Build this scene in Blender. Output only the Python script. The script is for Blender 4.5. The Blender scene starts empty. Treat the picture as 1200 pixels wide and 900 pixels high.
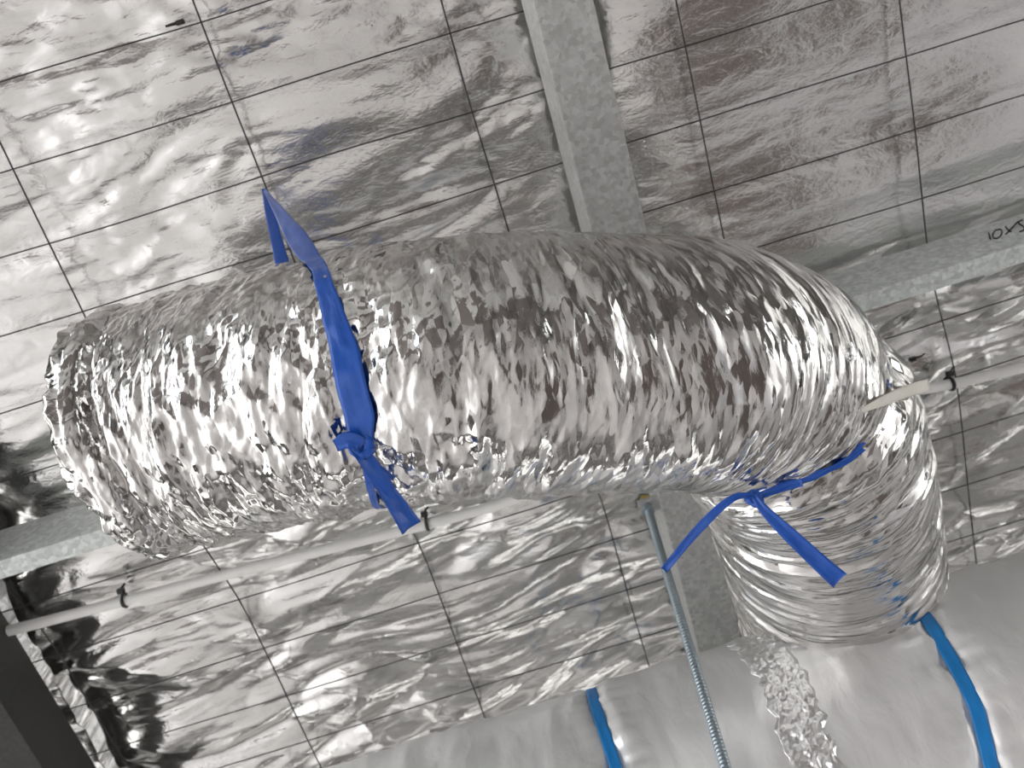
import bpy, math
import numpy as np

S = bpy.context.scene
COL = S.collection

# ---------------------------------------------------------------- frame of the place
# World: Z up, X along the purlins, Y horizontally ahead of the photographer.
FPX = 1100.0                                   # focal length in pixels of the 1200x900 frame
TA, TB, TR = math.radians(37.4), math.radians(22.4), math.radians(17.2)
CAM = np.array([0.0, 0.0, 2.8])                # raised close under a low roof
_cx = np.array([math.cos(TR), math.sin(TR), 0.0])
_cu = np.array([-math.sin(TR), math.cos(TR), 0.0])
_cf = np.array([0.0, 0.0, -1.0])
ROT = np.array([_cx, math.sin(TA) * _cf - math.cos(TA) * _cu, math.cos(TA) * _cf + math.sin(TA) * _cu])
PITCH = TA - TB                                # roof pitch, 15 degrees
RN = np.array([0.0, math.sin(PITCH), math.cos(PITCH)])      # roof normal, pointing out
RT = np.array([0.0, math.cos(PITCH), -math.sin(PITCH)])     # down the slope
RX = np.array([1.0, 0.0, 0.0])
D0 = 1.24                                      # camera to the plane of the wire mesh

def ray(px, py):
    return ROT @ np.array([(px - 600) / FPX, (450 - py) / FPX, -1.0])
def at(px, py, depth):
    return CAM + ray(px, py) * depth
def roof(a, b, h=0.0):                         # roof coordinates; h > 0 is above the mesh
    return CAM + RN * (D0 + h) + RX * a + RT * b
def on_roof(px, py, h=0.0):
    r = ray(px, py)
    return CAM + r * (D0 + h) / (RN @ r)

# ---------------------------------------------------------------- camera
cd = bpy.data.cameras.new('camera')
cam = bpy.data.objects.new('camera', cd)
COL.objects.link(cam)
cd.sensor_fit = 'HORIZONTAL'
cd.sensor_width = 36.0
cd.lens = 36.0 * FPX / 1200.0
from mathutils import Matrix, Vector
M4 = np.eye(4); M4[:3, :3] = ROT; M4[:3, 3] = CAM
cam.matrix_world = Matrix(M4.tolist())
cd.clip_start = 0.02
cd.dof.use_dof = True
cd.dof.focus_distance = 0.87
cd.dof.aperture_fstop = 8.0
S.camera = cam

# ---------------------------------------------------------------- sky and exposure
w = bpy.data.worlds.new('overcast_sky')
S.world = w
w.use_nodes = True
bg = w.node_tree.nodes['Background']
bg.inputs[0].default_value = (0.93, 0.96, 1.0, 1)
bg.inputs[1].default_value = 5.5
sl = bpy.data.lights.new('sun', 'SUN')
sl.energy = 1.8
sl.angle = math.radians(3.0)
sl.color = (1.0, 0.97, 0.92)
sun = bpy.data.objects.new('sun', sl)
COL.objects.link(sun)
sun.rotation_euler = Vector((0.80, 0.06, -0.50)).to_track_quat('-Z', 'Y').to_euler()   # in through the open left side
S.view_settings.view_transform = 'Standard'
S.view_settings.look = 'None'
S.view_settings.gamma = 1.0
S.view_settings.exposure = 0.0
S.view_settings.use_curve_mapping = False
try:
    S.cycles.use_denoising = True
    S.cycles.sample_clamp_indirect = 6.0
    S.cycles.max_bounces = 10
    S.cycles.glossy_bounces = 6
    S.cycles.blur_glossy = 0.5
except Exception:
    pass

# ---------------------------------------------------------------- noise
def hsh(ix, iy, seed):
    x = (ix.astype(np.int64) * 374761393 + iy.astype(np.int64) * 668265263 + seed * 974711) & 0xFFFFFFFF
    x = ((x ^ (x >> 13)) * 1274126177) & 0xFFFFFFFF
    x = (x ^ (x >> 16)) * 2246822519 & 0xFFFFFFFF
    x = x ^ (x >> 15)
    return (x & 0xFFFFFF) / float(0xFFFFFF)
def perlin(x, y, seed=0):
    ix, iy = np.floor(x), np.floor(y)
    fx, fy = x - ix, y - iy
    def g(dx, dy):
        a = hsh(ix + dx, iy + dy, seed) * 2 * np.pi
        return np.cos(a) * (fx - dx) + np.sin(a) * (fy - dy)
    u = fx * fx * fx * (fx * (fx * 6 - 15) + 10)
    v = fy * fy * fy * (fy * (fy * 6 - 15) + 10)
    a = g(0, 0) * (1 - u) + g(1, 0) * u
    b = g(0, 1) * (1 - u) + g(1, 1) * u
    return (a * (1 - v) + b * v) * 1.5
def facet(x, y, seed=0):
    """piecewise linear noise on a triangle lattice: flat facets that meet in sharp creases, -1..1"""
    s = (x + y) * 0.366025
    xs, ys = x + s, y + s
    ix, iy = np.floor(xs), np.floor(ys)
    fx, fy = xs - ix, ys - iy
    h00, h11 = hsh(ix, iy, seed), hsh(ix + 1, iy + 1, seed)
    lo = hsh(ix + 1, iy, seed); hi = hsh(ix, iy + 1, seed)
    r = np.where(fx > fy, h00 * (1 - fx) + lo * (fx - fy) + h11 * fy,
                 h00 * (1 - fy) + hi * (fy - fx) + h11 * fx)
    return r * 2 - 1
def ridged(x, y, seed=0):
    return 1 - 2.2 * np.abs(perlin(x, y, seed))
def crease(x, y, seed=0, w=0.07):
    """thin sharp folds along the zero lines of a noise"""
    return np.exp(-np.abs(perlin(x, y, seed)) / w)
def smooth(a, b, x):
    t = np.clip((x - a) / (b - a), 0, 1)
    return t * t * (3 - 2 * t)

# ---------------------------------------------------------------- materials
def mat(name, base, metallic=0.0, rough=0.5, spec=None):
    m = bpy.data.materials.new(name)
    m.use_nodes = True
    b = m.node_tree.nodes['Principled BSDF']
    b.inputs['Base Color'].default_value = (*base, 1)
    b.inputs['Metallic'].default_value = metallic
    b.inputs['Roughness'].default_value = rough
    if spec is not None:
        b.inputs['Specular IOR Level'].default_value = spec
    return m
def nodes(m):
    nt = m.node_tree
    return nt, nt.nodes, nt.links, nt.nodes['Principled BSDF']
def noise_node(nt, vec, scale, detail=3, rough=0.55, stretch=(1, 1, 1), dist=0.0):
    mp = nt.nodes.new('ShaderNodeMapping')
    mp.inputs['Scale'].default_value = stretch
    nt.links.new(vec, mp.inputs['Vector'])
    n = nt.nodes.new('ShaderNodeTexNoise')
    n.inputs['Scale'].default_value = scale
    n.inputs['Detail'].default_value = detail
    n.inputs['Roughness'].default_value = rough
    n.inputs['Distortion'].default_value = dist
    nt.links.new(mp.outputs[0], n.inputs['Vector'])
    return n
def ramp(nt, fac, stops):
    r = nt.nodes.new('ShaderNodeValToRGB')
    e = r.color_ramp.elements
    e[0].position, e[0].color = stops[0][0], (*stops[0][1], 1)
    e[1].position, e[1].color = stops[-1][0], (*stops[-1][1], 1)
    for p, c in stops[1:-1]:
        k = e.new(p); k.color = (*c, 1)
    nt.links.new(fac, r.inputs[0])
    return r

def foil(name, base, rough, layers, rough_var=0.08, cells=()):
    """aluminium foil; layers = (scale, stretch, strength, distance) of fine relief on the UV in metres"""
    m = mat(name, base, 1.0, rough)
    nt, N, L, b = nodes(m)
    uv = N.new('ShaderNodeTexCoord')
    prev = None
    for sc, st, strength, dist in layers:
        n = noise_node(nt, uv.outputs['UV'], sc, 3, 0.6, st, 0.6)
        bp = N.new('ShaderNodeBump')
        bp.inputs['Strength'].default_value = strength
        bp.inputs['Distance'].default_value = dist
        L.new(n.outputs['Fac'], bp.inputs['Height'])
        if prev:
            L.new(prev.outputs[0], bp.inputs['Normal'])
        prev = bp
    nrm = prev.outputs[0]
    for (cu, cv), k_ in cells:                  # flat crumple facets: one small tilt per cell
        wn = noise_node(nt, uv.outputs['UV'], 25, 2)
        dv = N.new('ShaderNodeVectorMath'); dv.operation = 'SCALE'; dv.inputs['Scale'].default_value = 0.012
        L.new(wn.outputs['Color'], dv.inputs[0])
        ad = N.new('ShaderNodeVectorMath'); ad.operation = 'ADD'
        L.new(uv.outputs['UV'], ad.inputs[0]); L.new(dv.outputs[0], ad.inputs[1])
        ml = N.new('ShaderNodeVectorMath'); ml.operation = 'MULTIPLY'; ml.inputs[1].default_value = (cu, cv, 1)
        L.new(ad.outputs[0], ml.inputs[0])
        vo = N.new('ShaderNodeTexVoronoi'); vo.voronoi_dimensions = '2D'; vo.inputs['Scale'].default_value = 1.0
        L.new(ml.outputs[0], vo.inputs['Vector'])
        sb = N.new('ShaderNodeVectorMath'); sb.operation = 'SUBTRACT'; sb.inputs[1].default_value = (0.5, 0.5, 0.5)
        L.new(vo.outputs['Color'], sb.inputs[0])
        sc_ = N.new('ShaderNodeVectorMath'); sc_.operation = 'SCALE'; sc_.inputs['Scale'].default_value = k_
        L.new(sb.outputs[0], sc_.inputs[0])
        sm = N.new('ShaderNodeVectorMath'); sm.operation = 'ADD'
        L.new(nrm, sm.inputs[0]); L.new(sc_.outputs[0], sm.inputs[1])
        nm = N.new('ShaderNodeVectorMath'); nm.operation = 'NORMALIZE'
        L.new(sm.outputs[0], nm.inputs[0])
        nrm = nm.outputs[0]
    L.new(nrm, b.inputs['Normal'])
    n = noise_node(nt, uv.outputs['UV'], 30, 4)
    mr = N.new('ShaderNodeMapRange')
    mr.inputs['To Min'].default_value = max(0.02, rough - rough_var)
    mr.inputs['To Max'].default_value = rough + rough_var
    L.new(n.outputs['Fac'], mr.inputs['Value'])
    L.new(mr.outputs[0], b.inputs['Roughness'])
    return m

M_ROOF = foil('roof_foil', (0.76, 0.755, 0.745), 0.16, [(28, (1, 2.5, 1), 0.25, 0.006), (150, (1, 2.2, 1), 0.25, 0.0015)], 0.08)
M_DUCT = foil('duct_foil', (0.64, 0.63, 0.62), 0.09, [(190, (1.8, 0.6, 1), 0.16, 0.0012), (520, (1.5, 0.7, 1), 0.16, 0.0005)], 0.03, [((95, 17), 0.30), ((230, 52), 0.24)])
M_SUPPLY = foil('satin_duct_foil', (0.92, 0.92, 0.92), 0.40, [(30, (1.3, 0.6, 1), 0.25, 0.005), (220, (1.2, 0.7, 1), 0.12, 0.0012)], 0.07)
M_SUPPLY.node_tree.nodes['Principled BSDF'].inputs['Metallic'].default_value = 0.55
M_TAPE = foil('foil_tape', (0.90, 0.90, 0.90), 0.32, [(260, (1, 1, 1), 0.4, 0.0012)], 0.06, [((160, 160), 0.4)])

def galvanised(name, base, rough=0.45):
    m = mat(name, base, 0.35, rough)
    nt, N, L, b = nodes(m)
    tc = N.new('ShaderNodeTexCoord')
    v = N.new('ShaderNodeTexVoronoi'); v.inputs['Scale'].default_value = 170
    L.new(tc.outputs['Object'], v.inputs['Vector'])
    n = noise_node(nt, tc.outputs['Object'], 60, 5, 0.7)
    mx = N.new('ShaderNodeMix'); mx.data_type = 'FLOAT'
    mx.inputs[0].default_value = 0.55
    sep = N.new('ShaderNodeSeparateColor')
    L.new(v.outputs['Color'], sep.inputs[0])
    L.new(sep.outputs[0], mx.inputs[2]); L.new(n.outputs['Fac'], mx.inputs[3])
    lo = tuple(c * 0.78 for c in base); hi = tuple(min(1, c * 1.2) for c in base)
    r = ramp(nt, mx.outputs[0], [(0.25, lo), (0.8, hi)])
    L.new(r.outputs[0], b.inputs['Base Color'])
    mr = N.new('ShaderNodeMapRange')
    mr.inputs['To Min'].default_value = rough - 0.1
    mr.inputs['To Max'].default_value = rough + 0.15
    L.new(mx.outputs[0], mr.inputs['Value']); L.new(mr.outputs[0], b.inputs['Roughness'])
    bp = N.new('ShaderNodeBump'); bp.inputs['Strength'].default_value = 0.25; bp.inputs['Distance'].default_value = 0.0015
    n2 = noise_node(nt, tc.outputs['Object'], 320, 3)
    L.new(n2.outputs['Fac'], bp.inputs['Height']); L.new(bp.outputs[0], b.inputs['Normal'])
    return m
M_BEAM = galvanised('galvanised_rafter_steel', (0.52, 0.525, 0.515), 0.5)
M_PURLIN = galvanised('galvanised_purlin_steel', (0.68, 0.72, 0.71), 0.5)
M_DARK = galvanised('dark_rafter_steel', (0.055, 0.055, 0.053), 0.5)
M_ROD = mat('zinc_rod', (0.34, 0.40, 0.44), 0.8, 0.38)
M_BRASS = mat('yellow_nut', (0.62, 0.45, 0.10), 0.9, 0.35)
M_WIRE = mat('dark_wire', (0.055, 0.055, 0.055), 0.5, 0.5)
M_PIPE = mat('white_plastic_pipe', (0.95, 0.945, 0.93), 0.0, 0.35)
M_CREAM = mat('cream_plastic', (0.88, 0.85, 0.77), 0.0, 0.4)
M_BLACK = mat('black_nylon', (0.012, 0.012, 0.012), 0.0, 0.4)
M_INK = mat('black_marker_ink', (0.008, 0.008, 0.008), 0.0, 0.7)

def film(name, base, rough):
    m = mat(name, base, 0.0, rough)
    nt, N, L, b = nodes(m)
    tc = N.new('ShaderNodeTexCoord')
    n = noise_node(nt, tc.outputs['UV'], 90, 4, 0.6, (0.35, 1.4, 1))
    r = ramp(nt, n.outputs['Fac'], [(0.3, tuple(c * 0.85 for c in base)), (0.75, tuple(c * 1.2 for c in base))])
    L.new(r.outputs[0], b.inputs['Base Color'])
    bp = N.new('ShaderNodeBump'); bp.inputs['Strength'].default_value = 0.5; bp.inputs['Distance'].default_value = 0.0012
    L.new(n.outputs['Fac'], bp.inputs['Height']); L.new(bp.outputs[0], b.inputs['Normal'])
    return m
M_BLUE = film('blue_film', (0.014, 0.095, 0.47), 0.32)
M_BAND = film('bright_blue_tape', (0.008, 0.23, 0.64), 0.42)

def concrete(name, base):
    m = mat(name, base, 0.0, 0.75)
    nt, N, L, b = nodes(m)
    tc = N.new('ShaderNodeTexCoord')
    n = noise_node(nt, tc.outputs['Object'], 0.9, 6, 0.6)
    r = ramp(nt, n.outputs['Fac'], [(0.3, tuple(c * 0.75 for c in base)), (0.7, tuple(c * 1.2 for c in base))])
    L.new(r.outputs[0], b.inputs['Base Color'])
    return m
M_FLOOR = concrete('pale_concrete', (0.56, 0.535, 0.52))
M_GROUND = concrete('dusty_ground', (0.42, 0.40, 0.37))
M_WALL = mat('grey_cladding', (0.20, 0.19, 0.18), 0.0, 0.6)
M_PALE = mat('pale_cladding', (0.20, 0.175, 0.165), 0.0, 0.6)

# ---------------------------------------------------------------- mesh helpers
def link_mesh(name, co, faces, m, parent=None, uv=None, smooth_shade=True):
    me = bpy.data.meshes.new(name)
    co = np.asarray(co, dtype=np.float32).reshape(-1, 3)
    if isinstance(faces, np.ndarray):
        nf = len(faces); k = faces.shape[1]
        me.vertices.add(len(co)); me.vertices.foreach_set('co', co.ravel())
        me.loops.add(nf * k); me.loops.foreach_set('vertex_index', faces.astype(np.int32).ravel())
        me.polygons.add(nf)
        me.polygons.foreach_set('loop_start', np.arange(0, nf * k, k, dtype=np.int32))
        me.update(calc_edges=True)
    else:
        me.from_pydata([tuple(map(float, c)) for c in co], [], faces)
    if uv is not None:
        l = me.uv_layers.new(name='UVMap')
        idx = np.empty(len(me.loops), dtype=np.int32)
        me.loops.foreach_get('vertex_index', idx)
        l.data.foreach_set('uv', np.asarray(uv, dtype=np.float32).reshape(-1, 2)[idx].ravel())
    me.polygons.foreach_set('use_smooth', [smooth_shade] * len(me.polygons))
    me.validate()
    o = bpy.data.objects.new(name, me)
    me.materials.append(m)
    COL.objects.link(o)
    if parent:
        o.parent = parent
    return o
def grid_faces(n, m, closed=False, flip=False):
    i = np.arange(n - 1)[:, None]
    j = np.arange(m if closed else m - 1)[None, :]
    j2 = (j + 1) % m
    a = i * m + j; b = (i + 1) * m + j; c = (i + 1) * m + j2; d = i * m + j2
    a, b, c, d = [np.broadcast_to(q, (n - 1, j.shape[1])).ravel() for q in (a, b, c, d)]
    f = np.stack([a, b, c, d], 1)
    return f[:, ::-1].copy() if flip else f
def tag(o, label, cat, group=None):
    o['label'] = label; o['category'] = cat
    if group:
        o['group'] = group
    return o
def empty(name, loc, label, cat, group=None):
    o = bpy.data.objects.new(name, None)
    COL.objects.link(o)
    o.location = Vector([float(c) for c in loc])
    o.empty_display_size = 0.05
    tag(o, label, cat, group)
    return o
def put(o, root):                               # parent, keeping world coordinates of the mesh
    o.parent = root
    o.matrix_parent_inverse = Matrix.Translation(root.location).inverted()
    return o
def normalise(v):
    return v / np.maximum(np.linalg.norm(v, axis=-1, keepdims=True), 1e-9)
def catmull(P, n):
    P = np.asarray(P, float)
    Q = np.vstack([2 * P[0] - P[1], P, 2 * P[-1] - P[-2]])
    out = []
    for i in range(1, len(Q) - 2):
        t = np.linspace(0, 1, 40, endpoint=False)[:, None]
        p0, p1, p2, p3 = Q[i - 1], Q[i], Q[i + 1], Q[i + 2]
        out.append(0.5 * (2 * p1 + (p2 - p0) * t + (2 * p0 - 5 * p1 + 4 * p2 - p3) * t ** 2 + (3 * p1 - p0 - 3 * p2 + p3) * t ** 3))
    out = np.vstack(out + [Q[-2][None]])
    d = np.r_[0, np.cumsum(np.linalg.norm(np.diff(out[:, :3], axis=0), axis=1))]
    s = np.linspace(0, d[-1], n)
    return np.stack([np.interp(s, d, out[:, k]) for k in range(out.shape[1])], 1), s
def tube_mesh(P, r, sides=8, caps=True, squash=1.0, ref=None):
    P = np.asarray(P, float); n = len(P)
    r = np.broadcast_to(np.asarray(r, float), (n,))
    t = normalise(np.gradient(P, axis=0))
    ref = np.array([0.31, 0.17, 0.93]) if ref is None else np.asarray(ref, float)
    e1 = normalise(ref - (t @ ref)[:, None] * t)
    e2 = np.cross(t, e1)
    a = np.linspace(0, 2 * np.pi, sides, endpoint=False)
    V = P[:, None] + r[:, None, None] * (np.cos(a)[None, :, None] * e1[:, None] * squash + np.sin(a)[None, :, None] * e2[:, None])
    F = [tuple(f) for f in grid_faces(n, sides, True).tolist()]
    if caps:
        F.append(tuple(range(sides - 1, -1, -1)))
        F.append(tuple((n - 1) * sides + k for k in range(sides)))
    return V.reshape(-1, 3), F
def join(parts):
    V, F, k = [], [], 0
    for v, f in parts:
        V.append(np.asarray(v).reshape(-1, 3))
        F += [tuple(i + k for i in q) for q in f]
        k += len(V[-1])
    return np.vstack(V), F
def box_mesh(o, ax, ay, az):
    """box from corner o along three edge vectors"""
    o, ax, ay, az = [np.asarray(q, float) for q in (o, ax, ay, az)]
    V = [o + i * ax + j * ay + k * az for k in (0, 1) for j in (0, 1) for i in (0, 1)]
    return np.array(V), [(0, 2, 3, 1), (4, 5, 7, 6), (0, 1, 5, 4), (2, 6, 7, 3), (0, 4, 6, 2), (1, 3, 7, 5)]
def bevel(o, w, seg=2):
    b = o.modifiers.new('bevel', 'BEVEL'); b.width = w; b.segments = seg; b.limit_method = 'ANGLE'
    return o
def ribbon(name, C, Wd, m, parent, thick=0.0008, across=7, crumple=0.0, seed=1, curl=0.0):
    """strip of film along C with half-width vectors Wd; the film has thickness"""
    C = np.asarray(C, float); Wd = np.asarray(Wd, float); n = len(C)
    t = normalise(np.gradient(C, axis=0))
    nr = normalise(np.cross(t, Wd))
    s = np.r_[0, np.cumsum(np.linalg.norm(np.diff(C, axis=0), axis=1))]
    q = np.linspace(-1, 1, across)
    ww = np.linalg.norm(Wd, axis=1)
    off = crumple * (facet(s[:, None] * 45 + 0 * q, q[None, :] * 1.3 + 0 * s[:, None], seed) + 0.5 * facet(s[:, None] * 140 + 0 * q, q[None, :] * 2.6 + 0 * s[:, None], seed + 3))
    off = off + curl * ww[:, None] * (q[None, :] ** 2)
    top = C[:, None] + Wd[:, None] * q[None, :, None] + nr[:, None] * off[:, :, None]
    bot = top - nr[:, None] * thick
    V = np.concatenate([top, bot[:, ::-1]], 1)          # closed loop across
    k = V.shape[1]
    F = [tuple(f) for f in grid_faces(n, k, True).tolist()]
    F.append(tuple(range(k - 1, -1, -1))); F.append(tuple((n - 1) * k + i for i in range(k)))
    uu = np.broadcast_to(s[:, None], (n, k)); vv = np.broadcast_to(np.r_[q, q[::-1]][None] * 0.012, (n, k))
    return put(link_mesh(name, V, F, m, None, np.stack([uu, vv], 2)), parent)

# ---------------------------------------------------------------- setting: the shed around the camera
def structure(name, parts, m):
    o = link_mesh(name, *join(parts), m, smooth_shade=False)
    o['kind'] = 'structure'
    return o
X0, X1, Y0, Y1 = -5.0, 6.5, -6.2, 3.6
EAVE = (roof(0, Y1 / math.cos(PITCH))[2]); RIDGE = roof(0, Y0 / math.cos(PITCH))[2] + 0.3
structure('floor', [box_mesh((X0, Y0, -0.2), (X1 - X0, 0, 0), (0, Y1 - Y0, 0), (0, 0, 0.2))], M_FLOOR)
structure('ground', [box_mesh((-40, -40, -0.3), (80, 0, 0), (0, 80, 0), (0, 0, 0.08))], M_GROUND)
# unseen plank deck on legs, added to darken what the foil reflects
sp = [box_mesh((0.52 + 0.29 * i, -1.1, 1.22), (0.28, 0, 0), (0, 1.9, 0), (0, 0, 0.04)) for i in range(4)]
sp += [tube_mesh(np.array([(x_, y_, 0.0), (x_, y_, 1.22)]), 0.024, 10) for x_ in (0.56, 1.62) for y_ in (-1.05, 0.75)]
sp += [tube_mesh(np.array([(x_, -1.1, z_), (x_, 0.8, z_)]), 0.024, 10) for x_ in (0.56, 1.62) for z_ in (0.4, 1.19)]
structure('reflection_deck', sp, mat('reflection_deck_boards', (0.19, 0.155, 0.14), 0.0, 0.7))
# wall with openings: solid stretches given as (start, end, bottom, top)
def wall(name, fixed, axis, spans, m=None):
    parts = []
    for s0, s1, z0, z1 in spans:
        if axis == 'x':
            parts.append(box_mesh((s0, fixed, z0), (s1 - s0, 0, 0), (0, 0.12, 0), (0, 0, z1 - z0)))
        else:
            parts.append(box_mesh((fixed, s0, z0), (0.12, 0, 0), (0, s1 - s0, 0), (0, 0, z1 - z0)))
    return structure(name, parts, m or M_WALL)
wall('wall_back', Y0 - 0.12, 'x', [(X0, X1, 0, 3.4)], M_PALE)
wall('wall_back', Y0 - 0.12, 'x', [(X0, X1, 3.4, RIDGE)], mat('white_reflector_cladding', (0.88, 0.88, 0.87), 0.0, 0.5))  # unseen upper wall made white to brighten the reflection along the duct's top
wall('wall_left', X0 - 0.12, 'y', [(2.2, Y1, 0, EAVE + 0.3), (Y0, 2.2, 3.4, EAVE + 1.1), (Y0, -5.6, 0, RIDGE - 0.6)])
wall('wall_right', X1, 'y', [(Y0, -2.4, 0, RIDGE), (2.0, Y1, 0, EAVE + 0.3), (-2.4, -1.2, 3.0, RIDGE), (1.0, 2.0, 3.0, EAVE + 0.6), (-1.2, 1.0, 3.0, RIDGE - 0.8)])
wall('wall_front', Y1, 'x', [(X0, X1, 0, 1.55), (X0, -4.2, 1.55, EAVE), (-1.6, -0.9, 1.55, EAVE), (1.7, 2.4, 1.55, EAVE), (4.8, X1, 1.55, EAVE), (X0, X1, 2.45, EAVE)])

# ---------------------------------------------------------------- setting: foil blanket under the roof sheets
WIRE_A = -0.512 + 0.284 * np.arange(-3, 7)             # wires running down the slope
WIRE_B = -0.057 + 0.0965 * np.arange(-6, 19)           # wires running along the purlins
PURLIN_B = 0.492
def blanket():
    def axis(lo, hi, step, f0, f1):
        fine = np.arange(f0, f1, step)
        left = f0 - np.cumsum(np.geomspace(step * 2, 0.5, 30)); left = left[left > lo]
        right = fine[-1] + np.cumsum(np.geomspace(step * 2, 0.5, 30)); right = right[right < hi]
        return np.r_[lo, left[::-1], fine, right, hi]
    a = axis(X0, X1, 0.0036, -1.2, 1.1); b = axis(Y0 / math.cos(PITCH), Y1 / math.cos(PITCH), 0.0036, -0.42, 1.62)
    A, Bm = np.meshgrid(a, b, indexing='ij')
    inside = smooth(-1.6, -1.1, A) * (1 - smooth(1.05, 1.5, A)) * smooth(-0.8, -0.38, Bm) * (1 - smooth(1.55, 1.9, Bm))
    # slack: below the purlin the blanket hangs loose, above it is drawn tighter
    slack = 0.35 + 0.65 * smooth(PURLIN_B - 0.02, PURLIN_B + 0.10, Bm)
    slack = slack * (1 - 0.25 * smooth(0.2, 0.5, A) * (Bm < PURLIN_B))
    da = np.min(np.abs(A[..., None] - WIRE_A), -1) / 0.142
    pillow = (np.sin(np.pi * (Bm - WIRE_B[0]) / 0.0965) ** 2)
    wa = A + 0.05 * perlin(A * 3, Bm * 5, 11); wb = Bm + 0.020 * perlin(A * 3.5, Bm * 6, 12)
    h = 0.012 * perlin(wa * 2.2, wb * 5.0, 1)
    calm = 1 - 0.6 * smooth(0.19, 0.25, A) * (Bm < PURLIN_B)
    h += 0.018 * slack ** 1.5 * facet(wa * 5.5 + wb * 4, wb * 13, 2)
    h += 0.010 * slack * calm * (ridged(wa * 4.5 + wb * 5, wb * 14, 3) - 0.4)
    h += 0.0050 * slack ** 1.5 * calm * facet(wa * 9 + wb * 8, wb * 33, 4)
    h += 0.0036 * calm * facet(wa * 7 - wb * 5, wb * 32, 5) * (0.4 + 0.9 * smooth(-0.1, 0.5, perlin(A * 3, Bm * 3, 9)))
    h += (0.0016 + 0.0014 * (1 - smooth(0.0, 0.3, Bm)) * (A < 0.2)) * calm * facet(wa * 20 + wb * 14, wb * 74, 6) * smooth(-0.1, 0.4, perlin(A * 4, Bm * 7, 8) + 0.3 * slack)
    h += (0.0007 + 0.0008 * (1 - smooth(0.0, 0.3, Bm)) * (A < 0.2)) * calm * facet(wa * 34 - wb * 20, wb * 130, 7) * smooth(0.0, 0.4, perlin(A * 5, Bm * 8, 18))
    h += -0.0040 * slack ** 2 * calm * crease(wa * 6 + wb * 8, wb * 17, 51, 0.09) * smooth(-0.2, 0.3, perlin(A * 4, Bm * 6, 52))
    h += 0.0012 * calm * crease(wa * 9 - wb * 8, wb * 30, 53, 0.08) * smooth(-0.1, 0.3, perlin(A * 5, Bm * 7, 54))
    h += -0.0035 * pillow * (0.6 + 0.5 * perlin(A * 4, Bm * 9, 13))
    for x_ in (0.217, 0.150 - 0.945):                   # tucked up against the open side of each rafter
        dx = A - x_ + 0.02 * perlin(Bm * 9, A * 4, 15)
        h += np.where(A > x_ - 0.03, 0.034 * np.exp(-np.maximum(dx, 0) / 0.055), 0) * (0.7 + 0.5 * perlin(Bm * 6, A * 2, 16))
    h = h * inside + 0.030
    h = np.maximum(h, 0.0045 + 0.35 * (h - 0.0045))     # the wires carry it
    P = roof(0, 0) + A[..., None] * RX + Bm[..., None] * RT + h[..., None] * RN
    o = link_mesh('ceiling', P, grid_faces(len(a), len(b), flip=False), M_ROOF, None, np.stack([A, Bm], -1))
    o['kind'] = 'structure'
    o['label'] = 'silver foil insulation blanket laid over the wire mesh under the roof'
    return o
blanket()
# roof sheet above the blanket keeps the sky out
pr = [box_mesh(roof((X0 - 0.3), (Y0 - 0.3) / math.cos(PITCH), 0.16), RX * (X1 - X0 + 0.6), RT * (Y1 - Y0 + 0.6) / math.cos(PITCH), RN * 0.02)]
structure('roof', pr, M_WALL)

# ---------------------------------------------------------------- wire mesh
wm = empty('wire_mesh', roof(0, 0.4), 'dark welded wire mesh holding up the silver foil blanket', 'wire mesh')
rng = np.random.default_rng(4)
for wa_ in WIRE_A:
    b = np.linspace(-0.6, 1.68, 60)
    wob = 0.0022 * perlin(b * 4, b * 0 + wa_ * 37, 3)
    drift = 0.022 * smooth(0.5, 0.75, b)
    P = roof(0, 0) + (wa_ + wob + drift)[:, None] * RX + b[:, None] * RT + (0.0022 + 0.0006 * perlin(b * 5, b * 0 + wa_ * 9, 5))[:, None] * RN
    put(link_mesh('wire', *tube_mesh(P, 0.00115, 6), M_WIRE), wm)
for wb_ in WIRE_B:
    a = np.linspace(-1.42, 1.25, 70)
    wob = 0.0030 * perlin(a * 3.5, a * 0 + wb_ * 31, 7)
    P = roof(0, 0) + a[:, None] * RX + (wb_ + wob)[:, None] * RT + (0.0002 + 0.0006 * perlin(a * 5, a * 0 + wb_ * 9, 6))[:, None] * RN
    put(link_mesh('wire', *tube_mesh(P, 0.0010, 6), M_WIRE), wm)

# ---------------------------------------------------------------- rafters and purlins (cold-formed C sections)
def c_section(name, origin, along, across, up, L, width, depth, lip, label, m):
    """C section: web on the side of origin, flange below, lips turned in; origin = lower web corner"""
    t = 0.0025
    root = empty(name, origin, label, 'beam')
    o = np.asarray(origin, float)
    prof = [(0, 0), (width, 0), (width, lip), (width - t, lip), (width - t, t), (t, t), (t, depth - t), (width - t, depth - t),
            (width - t, depth - lip), (width, depth - lip), (width, depth), (0, depth)]
    V = np.array([o + across * p + up * q + along * s for s in (0, L) for p, q in prof]); k = len(prof)
    F = [tuple(range(k)), tuple(range(2 * k - 1, k - 1, -1))] + [(i, k + i, k + (i + 1) % k, (i + 1) % k) for i in range(k)]
    ob = link_mesh('section', V, F, m, smooth_shade=False)
    bevel(ob, 0.0012, 2)
    put(ob, root)
    return root
RAFTER_X = [0.150 - 0.945, 0.150]
BW, BD = 0.067, 0.105
rafter_b0, rafter_L = -0.75, 2.6
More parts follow.
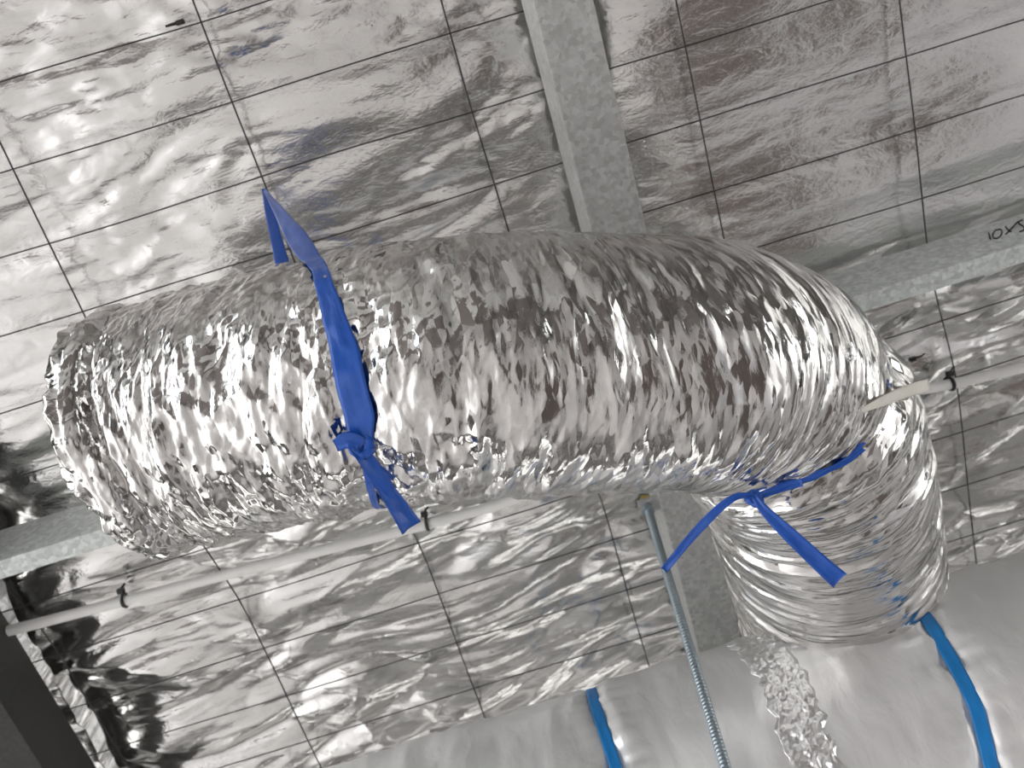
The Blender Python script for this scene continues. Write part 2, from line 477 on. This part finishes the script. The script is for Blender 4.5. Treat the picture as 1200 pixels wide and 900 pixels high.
# web on the left of the near rafter
raf = c_section('steel_rafter', roof(0.150, rafter_b0, -BD - 0.002), RT, RX, RN, rafter_L, BW, BD, 0.014,
          'grey galvanised rafter running down from the top edge and behind the insulated duct', M_BEAM)
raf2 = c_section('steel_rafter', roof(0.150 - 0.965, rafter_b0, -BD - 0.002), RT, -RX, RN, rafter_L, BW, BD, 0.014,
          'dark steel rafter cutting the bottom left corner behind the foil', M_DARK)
PH = 0.105
pl = c_section('roof_purlin', roof(0.150 - 0.945 + 0.003, PURLIN_B, -PH - 0.002), RX, RT, RN, 0.945 - 0.006, 0.026, PH, 0.010,
          'galvanised purlin left of the rafter, passing behind the crumpled end of the duct', M_PURLIN)
prr = c_section('roof_purlin', roof(0.150 + BW + 0.003, PURLIN_B, -PH - 0.002), RX, RT, RN, 0.95, 0.026, PH, 0.010,
          'galvanised purlin right of the rafter with handwritten black marking', M_PURLIN)
def on_web(px, py, lift=0.0008):
    r = ray(px, py)
    return CAM + r * (PURLIN_B - lift) / (RT @ r)
strokes = [[(1158.6, 273.0), (1159.6, 276.5), (1160.6, 280.2)],
           [(1172.5, 268.6), (1167, 269.6), (1163.6, 274), (1164.2, 278.6), (1168, 279.6), (1172.6, 276), (1174.2, 271), (1172.2, 268.4)],
           [(1178.4, 265.2), (1180.5, 268.6), (1184.6, 271.4)],
           [(1178.6, 274.6), (1183, 270), (1188, 264.6), (1193, 259.6)],
           [(1198.6, 257.6), (1194.6, 259), (1193.8, 261.6), (1197.2, 264.0), (1200.4, 266.4), (1199, 270), (1194.6, 271.6)]]
for sidx, st in enumerate(strokes):
    P, _ = catmull([on_web(*q) for q in st], 14)
    put(link_mesh('marker_stroke', *tube_mesh(P, 0.0010, 6, squash=1.0), M_INK), prr)

# ---------------------------------------------------------------- the insulated flexible duct
CTRL = [(166, 506, 0.985, 0.129), (240, 488, 0.975, 0.131), (320, 469, 0.955, 0.130), (410, 450, 0.94, 0.131), (520, 433, 0.925, 0.130), (620, 428, 0.925, 0.129),
        (720, 427, 0.935, 0.128), (800, 428, 0.95, 0.128), (860, 440, 0.975, 0.129), (912, 478, 1.01, 0.129),
        (946, 535, 1.06, 0.128), (966, 610, 1.145, 0.129), (980, 690, 1.27, 0.134), (990, 765, 1.37, 0.134), (998, 840, 1.33, 0.120)]
axis_pts = np.array([np.r_[at(x, y, d), r] for x, y, d, r in CTRL])
STEP = 0.0013
_, s_tmp = catmull(axis_pts, 10)
n_u = int(s_tmp[-1] / STEP)
AX, SU = catmull(axis_pts, n_u)
ulen = SU[-1]
R0 = AX[:, 3]; AXP = AX[:, :3]
k = np.ones(41) / 41
def blur1(v):
    return np.stack([np.convolve(np.pad(v[:, i], 20, 'edge'), k, 'valid') for i in range(v.shape[1])], 1)
TAN = normalise(blur1(normalise(np.gradient(AXP, axis=0))))
to_cam = -(ROT @ np.array([0, 0, -1.0]))
E1 = normalise(to_cam - (TAN @ to_cam)[:, None] * TAN)
E2 = np.cross(TAN, E1)
if E2[100] @ (ROT @ np.array([0, -1.0, 0])) < 0:
    E2 = -E2                                     # v > 0 runs towards the far-lower side
def px_to_u(px, py):
    """axis length of the section nearest to a point of the axis"""
    P = np.array([(np.linalg.inv(ROT) @ (q - CAM)) for q in AXP])
    xy = np.stack([600 - FPX * P[:, 0] / P[:, 2], 450 + FPX * P[:, 1] / P[:, 2]], 1)
    return SU[np.argmin(np.sum((xy - np.array([px, py])) ** 2, 1))]
_v = np.linspace(-np.pi, np.pi, 361)
_S = AXP[:, None] + (R0 + 0.001)[:, None, None] * (np.cos(_v)[None, :, None] * E1[:, None] + np.sin(_v)[None, :, None] * E2[:, None])
_N = np.cos(_v)[None, :, None] * E1[:, None] + np.sin(_v)[None, :, None] * E2[:, None]
_Q = (_S - CAM) @ ROT
_front = np.sum(_N * (CAM - _S), -1) > 0
def surf_uv(px, py):
    """place on the plain duct (length, angle) that the line of sight meets"""
    d = (600 - FPX * _Q[..., 0] / _Q[..., 2] - px) ** 2 + (450 + FPX * _Q[..., 1] / _Q[..., 2] - py) ** 2
    d = np.where(_front, d, 1e9)
    i, j = np.unravel_index(np.argmin(d), d.shape)
    return SU[i], _v[j]
def course(pts, extra=()):
    h = sorted([surf_uv(*q)[::-1] for q in pts])
    first, last = h[0][0], h[-1][0]
    h = sorted(h + [(v_, h[0][1] + du) for v_, du in extra])
    vs_, us_ = [q[0] for q in h], [q[1] for q in h]
    # the loop closes round the back
    vs_ = [q - 2 * np.pi for q in vs_] + vs_ + [q + 2 * np.pi for q in vs_]
    us_ = us_ * 3
    tab = np.linspace(-2 * np.pi, 2 * np.pi, 400)
    val = np.interp(tab, vs_, us_)
    val = np.convolve(np.pad(val, 8, 'edge'), np.ones(17) / 17, 'valid')
    return (lambda v: np.interp(v, tab, val)), first, last
STRAP_U, VS0, VS1 = course([(368, 300), (380, 332), (396, 385), (410, 440), (420, 490), (426, 520)], [(-2.0, -0.075), (-2.7, -0.05)])
NECK_U, VN0, VN1 = course([(1056, 455), (1043, 495), (1020, 533), (985, 552), (935, 572), (888, 583)])
U_STRAP = float(STRAP_U(0.0)); U_NECK = float(NECK_U(0.2))
U_BEND = px_to_u(800, 428)

def duct_radius(u, v):
    """radius with relief; u, v arrays (m, rad)"""
    r = np.interp(u, SU, R0)
    left = 1 - smooth(U_STRAP - 0.02, U_STRAP + 0.16, u)           # crumpled end
    neck = smooth(-0.06, 0.05, u - NECK_U(np.where(v > np.pi, v - 2 * np.pi, v)))                  # the take-off
    cc = np.where(v > np.pi, v - 2 * np.pi, v)
    c = cc * 0.128 + 2.0
    us, un = u - STRAP_U(cc), u - NECK_U(cc)
    # creases bow towards the elbow
    lean = 0.030 * (1 - neck) * (1 - 0.6 * left) * (1 - np.cos(cc)) + 0.022 * np.sin(cc) * smooth(U_BEND - 0.25, U_BEND + 0.1, u) * (1 - neck) * -1.0
    U = u + lean
    U = U + 0.006 * perlin(u * 14, c * 9, 21) + 0.0012 * perlin(u * 45, c * 25, 22)
    C = c + 0.012 * perlin(u * 22, c * 10, 23)
    amp = 1 + 0.55 * left
    sheen = smooth(U_BEND - 0.12, U_BEND + 0.14, u)                  # drawn smoother round the bend
    fine = 1 - 0.45 * sheen
    h = 0.0018 * perlin(U * 9, c * 7, 24)
    h += amp * 0.0017 * facet(U * 50 + C * 3, C * 9, 25) * (1 - 0.2 * neck)
    h += 0.0013 * facet(U * 92 - C * 10, C * 17, 26) * fine * (1 - 0.3 * neck)
    h += 0.0006 * facet(U * 180 + C * 14, C * 38, 27) * fine * (1 - 0.5 * neck)
    h += left * (0.0024 * facet(u * 34 + c * 14, c * 24, 28) + 0.0015 * facet(u * 62 - c * 30, c * 44, 29) + 0.0007 * facet(u * 120 + c * 60, c * 95, 37))
    h += (0.3 + 0.7 * left) * 0.0010 * crease(u * 40 + c * 10, c * 14, 40, 0.06) * (1 - neck)
    # knotted crumples spreading from the strap knot
    dk = np.sqrt((u - U_STRAP - 0.055) ** 2 + ((cc - 0.55) * 0.128) ** 2)
    near = np.exp(-(dk / 0.05) ** 2)
    h += near * 0.0018 * facet(u * 75, c * 75, 30)
    # rings on the take-off
    h += neck * (0.0040 * ridged(U * 30 + C * 1.5 + 0.5 * perlin(u * 6, c * 4, 31), C * 2.2, 32) + 0.0016 * ridged(U * 75 + C * 6, C * 4, 39))
    # fine pleats on the outside of the bend
    bend = smooth(U_BEND - 0.05, U_BEND + 0.08, u) * (1 - neck)
    h += bend * 0.0014 * ridged(U * 75, C * 5, 33)
    # waist under the straps, with pleats drawn in
    g1 = np.exp(-(us / 0.022) ** 2); g1w = np.exp(-(us / 0.05) ** 2)
    h += -0.0045 * g1 + 0.0015 * g1w * facet(u * 25, C * 75, 34)
    g2 = np.exp(-(un / 0.016) ** 2); g2w = np.exp(-(un / 0.045) ** 2)
    h += -0.008 * g2 + 0.0024 * g2w * facet(u * 22, C * 60, 35)
    # fold of the rolled cuff
    uf = 0.028 + 0.008 * perlin(c * 10, c * 0, 36) + 0.010 * np.sin(cc)
    cuff = np.exp(-((u - uf) / 0.0055) ** 2) * (0.55 + 0.45 * np.cos(cc + 0.9))
    h += -0.015 * cuff + 0.006 * np.exp(-((u - uf + 0.02) / 0.014) ** 2) * (0.6 + 0.4 * np.cos(cc + 0.9))
    return r + h
def duct_point(u, v, off=0.0):
    u = np.asarray(u, float); v = np.asarray(v, float)
    o = np.stack([np.interp(u, SU, AXP[:, i]) for i in range(3)], -1)
    e1 = np.stack([np.interp(u, SU, E1[:, i]) for i in range(3)], -1)
    e2 = np.stack([np.interp(u, SU, E2[:, i]) for i in range(3)], -1)
    rr = duct_radius(u, np.mod(v, 2 * np.pi)) + off
    return o + rr[..., None] * (np.cos(v)[..., None] * e1 + np.sin(v)[..., None] * e2)

duct = empty('flexible_duct', AXP[n_u // 3], 'large crumpled silver foil flexible duct hanging in the middle and bending down at its right', 'duct')
n_v = 540
vv = np.linspace(-np.pi, np.pi, n_v, endpoint=False)
UU, VV = np.meshgrid(SU, vv, indexing='ij')
body = duct_point(UU, VV)
UL = UU + 0.030 * (1 - np.cos(VV)) * smooth(U_STRAP - 0.05, U_STRAP + 0.1, UU) - 0.030 * np.sin(VV) * smooth(U_BEND - 0.3, U_BEND + 0.05, UU) * (1 - smooth(U_NECK - 0.05, U_NECK + 0.05, UU))
put(link_mesh('foil_sleeve', body, grid_faces(n_u, n_v, True, flip=True), M_DUCT, None, np.stack([UL, VV * 0.128], -1)), duct)
# gathered end: the sleeve rounds over and is scrunched into itself
def gathered_end():
    m = 90
    t = np.linspace(0, 1, m)
    ring = body[0]
    c0 = AXP[0]; ax = -TAN[0]
    T_, V_ = np.meshgrid(t, vv, indexing='ij')
    ang = T_ * np.pi * 0.5
    rad = np.cos(ang) ** 0.75
    rad = np.where(T_ > 0.985, rad * 0.6 + 0.0, rad)
    cc = np.where(V_ > np.pi, V_ - 2 * np.pi, V_)
    bulge = 0.026 + 0.014 * np.cos(cc + 1.1) + 0.006 * perlin(np.cos(V_) * 2 + 5, np.sin(V_) * 2 + 5, 41)
    axial = bulge * np.sin(ang) ** 0.8 - 0.045 * smooth(0.62, 1.0, T_)     # drawn back in at the middle
    P = c0 + rad[..., None] * (ring[None] - c0) + axial[..., None] * ax
    nrm = normalise((ring[None] - c0) * rad[..., None] * 0.9 + ax * (np.sin(ang) * 0.1)[..., None])
    env = smooth(0.0, 0.12, T_) * (1 - smooth(0.9, 1.0, T_))
    cx, cy = np.cos(V_) * rad * 0.12, np.sin(V_) * rad * 0.12
    hh = 0.006 * facet(cx * 38 + 3, cy * 38 + axial * 30, 42) + 0.003 * facet(cx * 95, cy * 95 + axial * 80, 43) + 0.0035 * facet(V_ * 9, T_ * 5, 44)
    P = P + nrm * (hh * env)[..., None]
    put(link_mesh('gathered_end', P, grid_faces(m, n_v, True), M_DUCT, None, np.stack([V_ * 0.128, T_ * 0.15], -1)), duct)
gathered_end()

# ---------------------------------------------------------------- hanging strap around the duct
strap = empty('hanging_strap', on_roof(308, 222), 'wide blue plastic strap slung from the wire mesh and knotted round the duct', 'strap')
def wrap(cu, v0, v1, n, half, off=0.0022, seed=0):
    v = np.linspace(v0, v1, n)
    u = cu(v) + 0.0015 * perlin(v * 3, v * 0, seed + 50)
    # film spans the creases: outermost radius over a small window
    o = np.stack([np.interp(u, SU, AXP[:, i]) for i in range(3)], -1)
    e1 = np.stack([np.interp(u, SU, E1[:, i]) for i in range(3)], -1)
    e2 = np.stack([np.interp(u, SU, E2[:, i]) for i in range(3)], -1)
    hw = np.broadcast_to(np.asarray(half, float), v.shape)
    q = np.linspace(-1, 1, 7)
    rr = np.max(np.stack([duct_radius(u + hw * w_, np.mod(v, 2 * np.pi)) for w_ in q]), 0)
    pad = 6
    rr = np.convolve(np.pad(rr, pad, 'edge'), np.ones(2 * pad + 1) / (2 * pad + 1), 'valid') + off
    C = o + rr[:, None] * (np.cos(v)[:, None] * e1 + np.sin(v)[:, None] * e2)
    t = np.stack([np.interp(u, SU, TAN[:, i]) for i in range(3)], -1)
    return C, t * hw[:, None]
v_knot = VS1
v_top = VS0
vs = np.linspace(v_top, v_knot, 90)
half = np.interp((vs - v_top) / (v_knot - v_top), [0, 0.18, 0.35, 0.65, 0.9, 1.0], [0.0100, 0.0078, 0.0090, 0.0135, 0.0135, 0.010])
C, Wd = wrap(STRAP_U, v_top, v_knot, 90, half)
# the flat top piece twists away from the ring up to the mesh
hook = on_roof(309, 221, -0.002)
P_up = hook + (C[0] - hook) * np.linspace(0, 1, 30)[:, None]
h_up = np.interp(np.linspace(0, 1, 30), [0, 0.35, 0.75, 1], [0.0018, 0.0060, 0.0115, 0.0105])
def facing(P, w_end):
    t = normalise(np.gradient(P, axis=0)); v_ = normalise(P - CAM)
    w_ = normalise(np.cross(t, v_))
    return w_ if w_[-1] @ w_end > 0 else -w_
tw = smooth(0.75, 1.0, np.linspace(0, 1, 30))[:, None]
side = normalise(facing(P_up, Wd[0]) * (1 - tw) + normalise(Wd[:1]) * tw + 0.25 * normalise(P_up - CAM) * (1 - tw))
ribbon('band', np.vstack([P_up[:-1], C]), np.vstack([(side * h_up[:, None])[:-1], Wd]), M_BLUE, strap, 0.0007, 9, 0.0010, 5)
Cb, Wb = wrap(STRAP_U, v_knot, 2 * np.pi - 2.0, 90, 0.0035 + 0.0075 * smooth(1.3, 2.2, np.linspace(v_knot, 2 * np.pi - 2.0, 90)))
ribbon('band', Cb, Wb, M_BLUE, strap, 0.0007, 7, 0.0010, 6)
P_l = hook + (Cb[-1] - hook) * np.linspace(0, 1, 24)[:, None]
hl = np.interp(np.linspace(0, 1, 24), [0, 0.3, 1], [0.0025, 0.0060, 0.0085])
side = facing(P_l, Wb[-1])
ribbon('band', P_l, side * hl[:, None], M_BLUE, strap, 0.0007, 7, 0.0006, 7)
# knot and tail
K = C[-1]
out = normalise(K - np.array([np.interp(U_STRAP, SU, AXP[:, i]) for i in range(3)]))
sx = ROT @ np.array([1.0, 0, 0]); sy = ROT @ np.array([0, -1.0, 0])     # along and across the front face
kn = []
th = np.linspace(0, 2 * np.pi, 26)
for rr_, ph, sq in ((0.009, 0.2, 0.8), (0.008, 1.2, 0.7), (0.007, 2.3, 0.9)):
    P = K + out * (0.004 + 0.003 * np.sin(th + ph))[:, None] + (sx * math.cos(ph) + sy * math.sin(ph)) * (rr_ * np.cos(th))[:, None] + (sy * math.cos(ph) - sx * math.sin(ph)) * (rr_ * sq * np.sin(th))[:, None]
    kn.append(tube_mesh(P, 0.0034 + 0.0009 * np.sin(th * 3 + ph), 8, False, 0.6))
put(link_mesh('knot', *join(kn), M_BLUE), strap)
def surf_depth(px, py):
    """depth of the duct's front at a point of the picture, for laying things on it"""
    Q = body.reshape(-1, 3)
    Pc = (Q - CAM) @ ROT
    X2 = 600 - FPX * Pc[:, 0] / Pc[:, 2]; Y2 = 450 + FPX * Pc[:, 1] / Pc[:, 2]
    near = (np.abs(X2 - px) < 5) & (np.abs(Y2 - py) < 5)
    return float(np.min(-Pc[near, 2])) if near.any() else None
def strip_px(name, pts, parent, m, side, crumple=0.0012, seed=1, across=7, thick=0.0007, n=40, curl=0.25, tilt=0.0):
    """film strip through (px, py, depth, half-width in metres)"""
    P = np.array([np.r_[at(x, y, d), h] for x, y, d, h in pts])
    Q, _ = catmull(P, n)
    t = normalise(np.gradient(Q[:, :3], axis=0))
    vdir = normalise(Q[:, :3] - CAM)
    w_ = normalise(np.cross(t, vdir))
    if tilt:
        w_ = normalise(w_ + vdir * tilt)
    return ribbon(name, Q[:, :3], w_ * Q[:, 3:4], m, parent, thick, across, crumple, seed, curl)
d0 = surf_depth(420, 525)
strip_px('tail', [(412, 520, d0 - 0.010, 0.005), (430, 540, d0 - 0.010, 0.0075), (447, 565, d0 + 0.002, 0.0075), (463, 590, d0 + 0.012, 0.0085), (481, 618, d0 + 0.022, 0.0105)], strap, M_BLUE, None, 0.0016, 12, tilt=0.25)
strip_px('tail', [(424, 522, d0 - 0.009, 0.007), (408, 515, d0 - 0.014, 0.0075), (393, 522, d0 - 0.012, 0.0055)], strap, M_BLUE, None, 0.0012, 15, n=20, tilt=0.3)
strip_px('tail', [(428, 534, d0 - 0.004, 0.003), (446, 550, d0 + 0.002, 0.003), (462, 561, d0 + 0.012, 0.0018)], strap, M_BLUE, None, 0.001, 18, n=16)

# ---------------------------------------------------------------- blue tie round the neck of the take-off
tie = empty('neck_tie', at(885, 585, 0.95), 'narrow blue plastic tie knotted at the inside of the duct elbow with two loose tails', 'strap')
vk = VN1
nv_ = 150
vn = np.linspace(vk - 2 * np.pi + 0.02, vk, nv_)
C, Wd = wrap(NECK_U, vn[0], vk, nv_, 0.0046 + 0.0012 * smooth(0.1, 0.6, vn), 0.0004 - 0.0032 * (1 - smooth(-0.25, 0.35, vn)), 9)
ribbon('band', C, Wd, M_BLUE, tie, 0.0008, 7, 0.0016, 25)
K = at(884, 584, surf_depth(890, 575) - 0.004)
dK = float(-((K - CAM) @ ROT)[2])
kn = []
for rr_, ph, sq in ((0.007, 0.4, 0.8), (0.006, 1.5, 0.7)):
    P = K + to_cam * (0.003 * np.sin(th + ph))[:, None] + (sx * math.cos(ph) + sy * math.sin(ph)) * (rr_ * np.cos(th))[:, None] + (sy * math.cos(ph) - sx * math.sin(ph)) * (rr_ * sq * np.sin(th))[:, None]
    kn.append(tube_mesh(P, 0.0028 + 0.0008 * np.sin(th * 3 + ph), 8, False, 0.6))
put(link_mesh('knot', *join(kn), M_BLUE), tie)
strip_px('tail', [(884, 582, dK, 0.003), (862, 582, dK - 0.004, 0.0032), (836, 602, dK - 0.002, 0.0042), (806, 634, dK + 0.004, 0.0042), (778, 668, dK + 0.010, 0.0036)], tie, M_BLUE, None, 0.0010, 31, tilt=0.15)
strip_px('tail', [(884, 582, dK - 0.004, 0.003), (898, 600, dK - 0.010, 0.0050), (925, 626, dK - 0.014, 0.0070), (956, 655, dK - 0.014, 0.0080), (984, 680, dK - 0.012, 0.0092)], tie, M_BLUE, None, 0.0012, 34, tilt=-0.1)
strip_px('tail', [(940, 565, surf_depth(940, 565) - 0.003, 0.004), (915, 572, surf_depth(915, 570) - 0.004, 0.004), (884, 583, dK - 0.001, 0.0032)], tie, M_BLUE, None, 0.001, 37, n=16)

# ---------------------------------------------------------------- the large supply duct below
SC = at(1000, 915, 1.18); SR = 0.200
sa0, sa1 = -0.75, 0.95
def band_x(px, py):                              # axial place of a band, from where it crosses the crown
    r = ray(px, py)
    return ((SC[1] - 0) / 1, r)
e_up = normalise(ROT @ np.array([_cu[0], _cu[1], 0.0])); e_up = normalise(e_up - (e_up @ RX) * RX)
e_out = normalise(to_cam - (to_cam @ RX) * RX); e_up = normalise(e_up - (e_up @ e_out) * e_out)
def supply_hit(px, py):
    """axial coordinate and angle where the line of sight meets the supply duct"""
    r = ray(px, py); o = CAM - SC
    ru, ro = r @ e_up, r @ e_out; ou, oo = o @ e_up, o @ e_out
    a = ru * ru + ro * ro; b = 2 * (ru * ou + ro * oo); c = ou * ou + oo * oo - SR * SR
    disc = max(b * b - 4 * a * c, 0)
    t = (-b - math.sqrt(disc)) / (2 * a)
    p = o + r * t
    return float(p @ RX), math.atan2(float(p @ e_up), float(p @ e_out))
BANDS = [[supply_hit(696, 822), supply_hit(722, 899)], [supply_hit(1076, 712), supply_hit(1112, 765), supply_hit(1145, 830), supply_hit(1163, 899)]]
TAPE = [supply_hit(888, 758), supply_hit(920, 800), supply_hit(945, 870)]
def axial_of(hits):
    h = sorted(hits, key=lambda q: q[1])
    f, a_ = [q[1] for q in h], [q[0] for q in h]
    return lambda v: np.interp(v, f, a_)
def supply_radius(x, v):
    c = v * SR
    h = 0.004 * perlin(x * 5, c * 6, 61) + 0.0030 * perlin(x * 16 + 3, c * 5, 62) + 0.0016 * facet(x * 34 + 0.4 * perlin(x * 20, c * 9, 60), c * 11, 63) + 0.0008 * facet(x * 70, c * 30, 64)
    for bnd in BANDS:
        xb = axial_of(bnd)(v)
        d = np.abs(x - xb)
        h = h - 0.007 * np.exp(-(d / 0.012) ** 2) + (0.0060 * facet(x * 6, c * 34, 65) + 0.0032 * facet(x * 22, c * 60, 66)) * np.exp(-(d / 0.034) ** 2)
    xt = axial_of(TAPE)(v)
    h = h + 0.004 * np.exp(-((x - xt - 0.075) / 0.07) ** 2)
    return SR + h
def supply_point(x, v, off=0.0):
    rr = supply_radius(x, v) + off
    return SC + x[..., None] * RX + rr[..., None] * (np.cos(v)[..., None] * e_out + np.sin(v)[..., None] * e_up)
supply = empty('supply_duct', SC, 'wide smooth silver foil duct along the bottom right, bound with bright blue tape', 'duct')
xs = np.linspace(sa0, sa1, 480); vs2 = np.linspace(-np.pi, np.pi, 300, endpoint=False)
XX, VV2 = np.meshgrid(xs, vs2, indexing='ij')
put(link_mesh('foil_sleeve', supply_point(XX, VV2), grid_faces(480, 300, True, flip=True), M_SUPPLY, None, np.stack([XX, VV2 * SR], -1)), supply)
for x_, sgn in ((sa0, 1), (sa1, -1)):
    ring = supply_point(np.full(64, x_), np.linspace(-np.pi, np.pi, 64, endpoint=False))
    put(link_mesh('end_cap', np.vstack([ring, (SC + x_ * RX)[None]]), [(i, (i + 1) % 64, 64) for i in range(64)], M_SUPPLY), supply)
# crumpled foil tape closing the collar seam
tv = np.linspace(-0.9, 1.75, 420); tx = np.linspace(-0.027, 0.027, 60)
TX, TV = np.meshgrid(tx, tv, indexing='ij')
xt = axial_of(TAPE)(TV) + 0.007 * perlin(TV * 14, TV * 0 + np.sign(TX), 71) * np.abs(TX) / 0.027
cr = 0.0022 + 0.0011 * facet((xt + TX) * 120, TV * SR * 120, 72) + 0.0007 * facet((xt + TX) * 290, TV * SR * 270, 73)
edge = np.minimum(1, (0.027 - np.abs(TX)) / 0.004)
tp = supply_point(xt + TX, TV, cr * (0.25 + 0.75 * edge))
to_ = put(link_mesh('foil_tape', tp, grid_faces(60, 420), M_TAPE, None, np.stack([TX, TV * SR], -1)), supply)
to_['label'] = 'crumpled shiny foil tape sealing the seam'
so = to_.modifiers.new('thickness', 'SOLIDIFY'); so.thickness = 0.001; so.offset = -1
def tape_band(bnd, half, label, name):
    v = np.linspace(-np.pi, np.pi * 0.999, 200)
    xb = axial_of(bnd)(v)
    q = np.linspace(-half, half, 7)
    rr = np.max(np.stack([supply_radius(xb + w_, v) for w_ in q]), 0)
    rr = np.convolve(np.pad(rr, 4, 'edge'), np.ones(9) / 9, 'valid') + 0.0012
    Cc = SC + xb[:, None] * RX + rr[:, None] * (np.cos(v)[:, None] * e_out + np.sin(v)[:, None] * e_up)
    root = empty(name, Cc[100], label, 'tape')
    t = normalise(np.gradient(Cc, axis=0)); rad = normalise(Cc - SC - xb[:, None] * RX)
    wd = normalise(np.cross(t, rad)) * half
    ribbon('tape_loop', Cc, wd, M_BAND, root, 0.0006, 7, 0.0005, 81)
    return root
tape_band(BANDS[0], 0.0068, 'bright blue tape round the wide duct, left of the threaded rod', 'duct_tape')
tape_band(BANDS[1], 0.0080, 'bright blue tape round the wide duct, below the take-off', 'duct_tape')

# ---------------------------------------------------------------- threaded rod with its bracket
r0, r1 = at(757, 590, 1.335), at(852, 905, 0.955)
rod = empty('threaded_rod', r0, 'zinc threaded rod hanging from the rafter down in front of the wide duct', 'rod')
r1 = r1 + (r1 - r0) * 0.25
n_t = 700
tt = np.linspace(0, 1, n_t)
P = r0 + (r1 - r0) * tt[:, None]
put(link_mesh('rod', *tube_mesh(P, 0.0056 + 0.00055 * np.sign(np.sin(tt * n_t * 1.05)), 10), M_ROD), rod)
ax = normalise(r1 - r0)
hexa = lambda c, r, h: tube_mesh(np.array([c - ax * h, c + ax * h]), r, 6)
put(link_mesh('nut', *hexa(r0 - ax * 0.004, 0.0095, 0.004), M_BRASS, None, None, False), rod)
put(link_mesh('nut', *hexa(r0 + ax * 0.016, 0.0095, 0.004), M_ROD, None, None, False), rod)
bk = join([box_mesh(r0 + ax * 0.006 - RX * 0.012 - RT * 0.012, RX * 0.034, RT * 0.024, RN * 0.003),
           box_mesh(r0 + ax * 0.006 + RX * 0.019 - RT * 0.012, RX * 0.003, RT * 0.024, RN * 0.045)])
put(link_mesh('bracket', *bk, M_BEAM, None, None, False), rod)

# ---------------------------------------------------------------- white pipe clipped under the mesh
HP = -0.012
def rc(px, py, h):
    q = on_roof(px, py, h) - CAM
    return np.array([q @ RX, q @ RT])
pa, pb = rc(-10, 744.5, HP), rc(588, 590, HP)
pc, pd = rc(1088, 455, HP), rc(1204, 430, HP)
pa2 = pa + (pa - pb) * 0.6; pd2 = pd + (pd - pc) * 2.5
pts = []
for q, h in ((pa2, HP), (pa, HP), ((pa + pb) / 2, HP), (pb, HP), (np.array([0.06, 0]) , None), (np.array([0.15, 0]), None), (np.array([0.22, 0]), None), (np.array([0.34, 0]), None), (pc, HP), (pd, HP), (pd2, HP)):
    if h is None:
        f = (q[0] - pb[0]) / (pc[0] - pb[0]); bb = pb[1] + (pc[1] - pb[1]) * f - 0.055
        pts.append(roof(q[0], bb, -BD - 0.014 if 0.1 < q[0] < 0.3 else -0.055))
    else:
        pts.append(roof(q[0], q[1], h))
pipe = empty('white_pipe', pts[3], 'thin white plastic pipe tied under the wire mesh and running behind the duct', 'pipe')
P, _ = catmull(pts, 160)
put(link_mesh('pipe', *tube_mesh(P, 0.0080, 14), M_PIPE), pipe)
def on_pipe(px):
    Pc = (P - CAM) @ ROT
    x = 600 - FPX * Pc[:, 0] / Pc[:, 2]
    i = int(np.argmin(np.abs(x - px)))
    return P[i], normalise(P[i + 1] - P[i - 1])
def cable_tie(px, label, spin):
    c, t = on_pipe(px)
    root = empty('cable_tie', c, label, 'cable tie')
    e1 = normalise(RN - (RN @ t) * t); e2 = np.cross(t, e1)
    a = np.linspace(0, 2 * np.pi, 28)
    L_ = c + 0.0094 * (np.cos(a)[:, None] * e1 * 1.25 + np.sin(a)[:, None] * e2) + e1 * 0.0022
    put(link_mesh('loop', *tube_mesh(L_, 0.0030, 8, False, 0.6), M_BLACK), root)
    hd = c + 0.0125 * (math.cos(spin) * e1 + math.sin(spin) * e2)
    d = normalise(hd - c)
    b = link_mesh('locking_head', *box_mesh(hd - t * 0.0050 - np.cross(t, d) * 0.0042, t * 0.0100, np.cross(t, d) * 0.0084, d * 0.0080), M_BLACK, None, None, False)
    put(bevel(b, 0.0008), root)
    q = np.array([hd + d * 0.003, hd + d * 0.009 + t * 0.003, hd + d * 0.013 + t * 0.009])
    put(link_mesh('tail', *tube_mesh(q, 0.0016, 6, True, 0.5), M_BLACK), root)
    return root
cable_tie(150, 'black cable tie on the white pipe, left of the crumpled duct end', 1.35)
cable_tie(501, 'black cable tie on the white pipe, beside the end of the blue strap tail', 1.35)
cable_tie(1109, 'black cable tie on the white pipe, right of the duct elbow', 1.35)
def wire_tie(px, py, dx, dy, label):
    c = on_roof(px, py, -0.004); e = on_roof(px + dx, py + dy, -0.012)
    root = empty('cable_tie', c, label, 'cable tie')
    P_, _ = catmull([c, (c + e) / 2 - RN * 0.004, e], 14)
    put(link_mesh('tail', *tube_mesh(P_, np.linspace(0.0026, 0.0014, 14), 7, True, 0.6), M_BLACK), root)
    b = link_mesh('locking_head', *box_mesh(c - RX * 0.005 - RT * 0.003, RX * 0.010, RT * 0.006, -RN * 0.006), M_BLACK, None, None, False)
    put(bevel(b, 0.0008), root)
wire_tie(1068, 420, 16, -6, 'small black cable tie on the mesh just off the top right of the elbow')
wire_tie(212, 26, -18, 5, 'small black cable tie on the mesh near the top left edge')

# ---------------------------------------------------------------- cream strip lying on the elbow
ds = surf_depth(1045, 466)
strip = strip_px('plastic_strip', [(1012, 480, surf_depth(1012, 480) - 0.003, 0.0022), (1035, 470, surf_depth(1035, 470) - 0.004, 0.0045), (1056, 461, ds + 0.012, 0.0058), (1074, 455, ds + 0.03, 0.0062), (1089, 451, ds + 0.05, 0.0060)],
                 tie, M_CREAM, None, 0.0, 3, 5, 0.0025, 24, 0.15)
strip.parent = None
strip.matrix_parent_inverse = Matrix.Identity(4)
tag(strip, 'cream plastic strip lying across the outside of the duct elbow', 'strip')
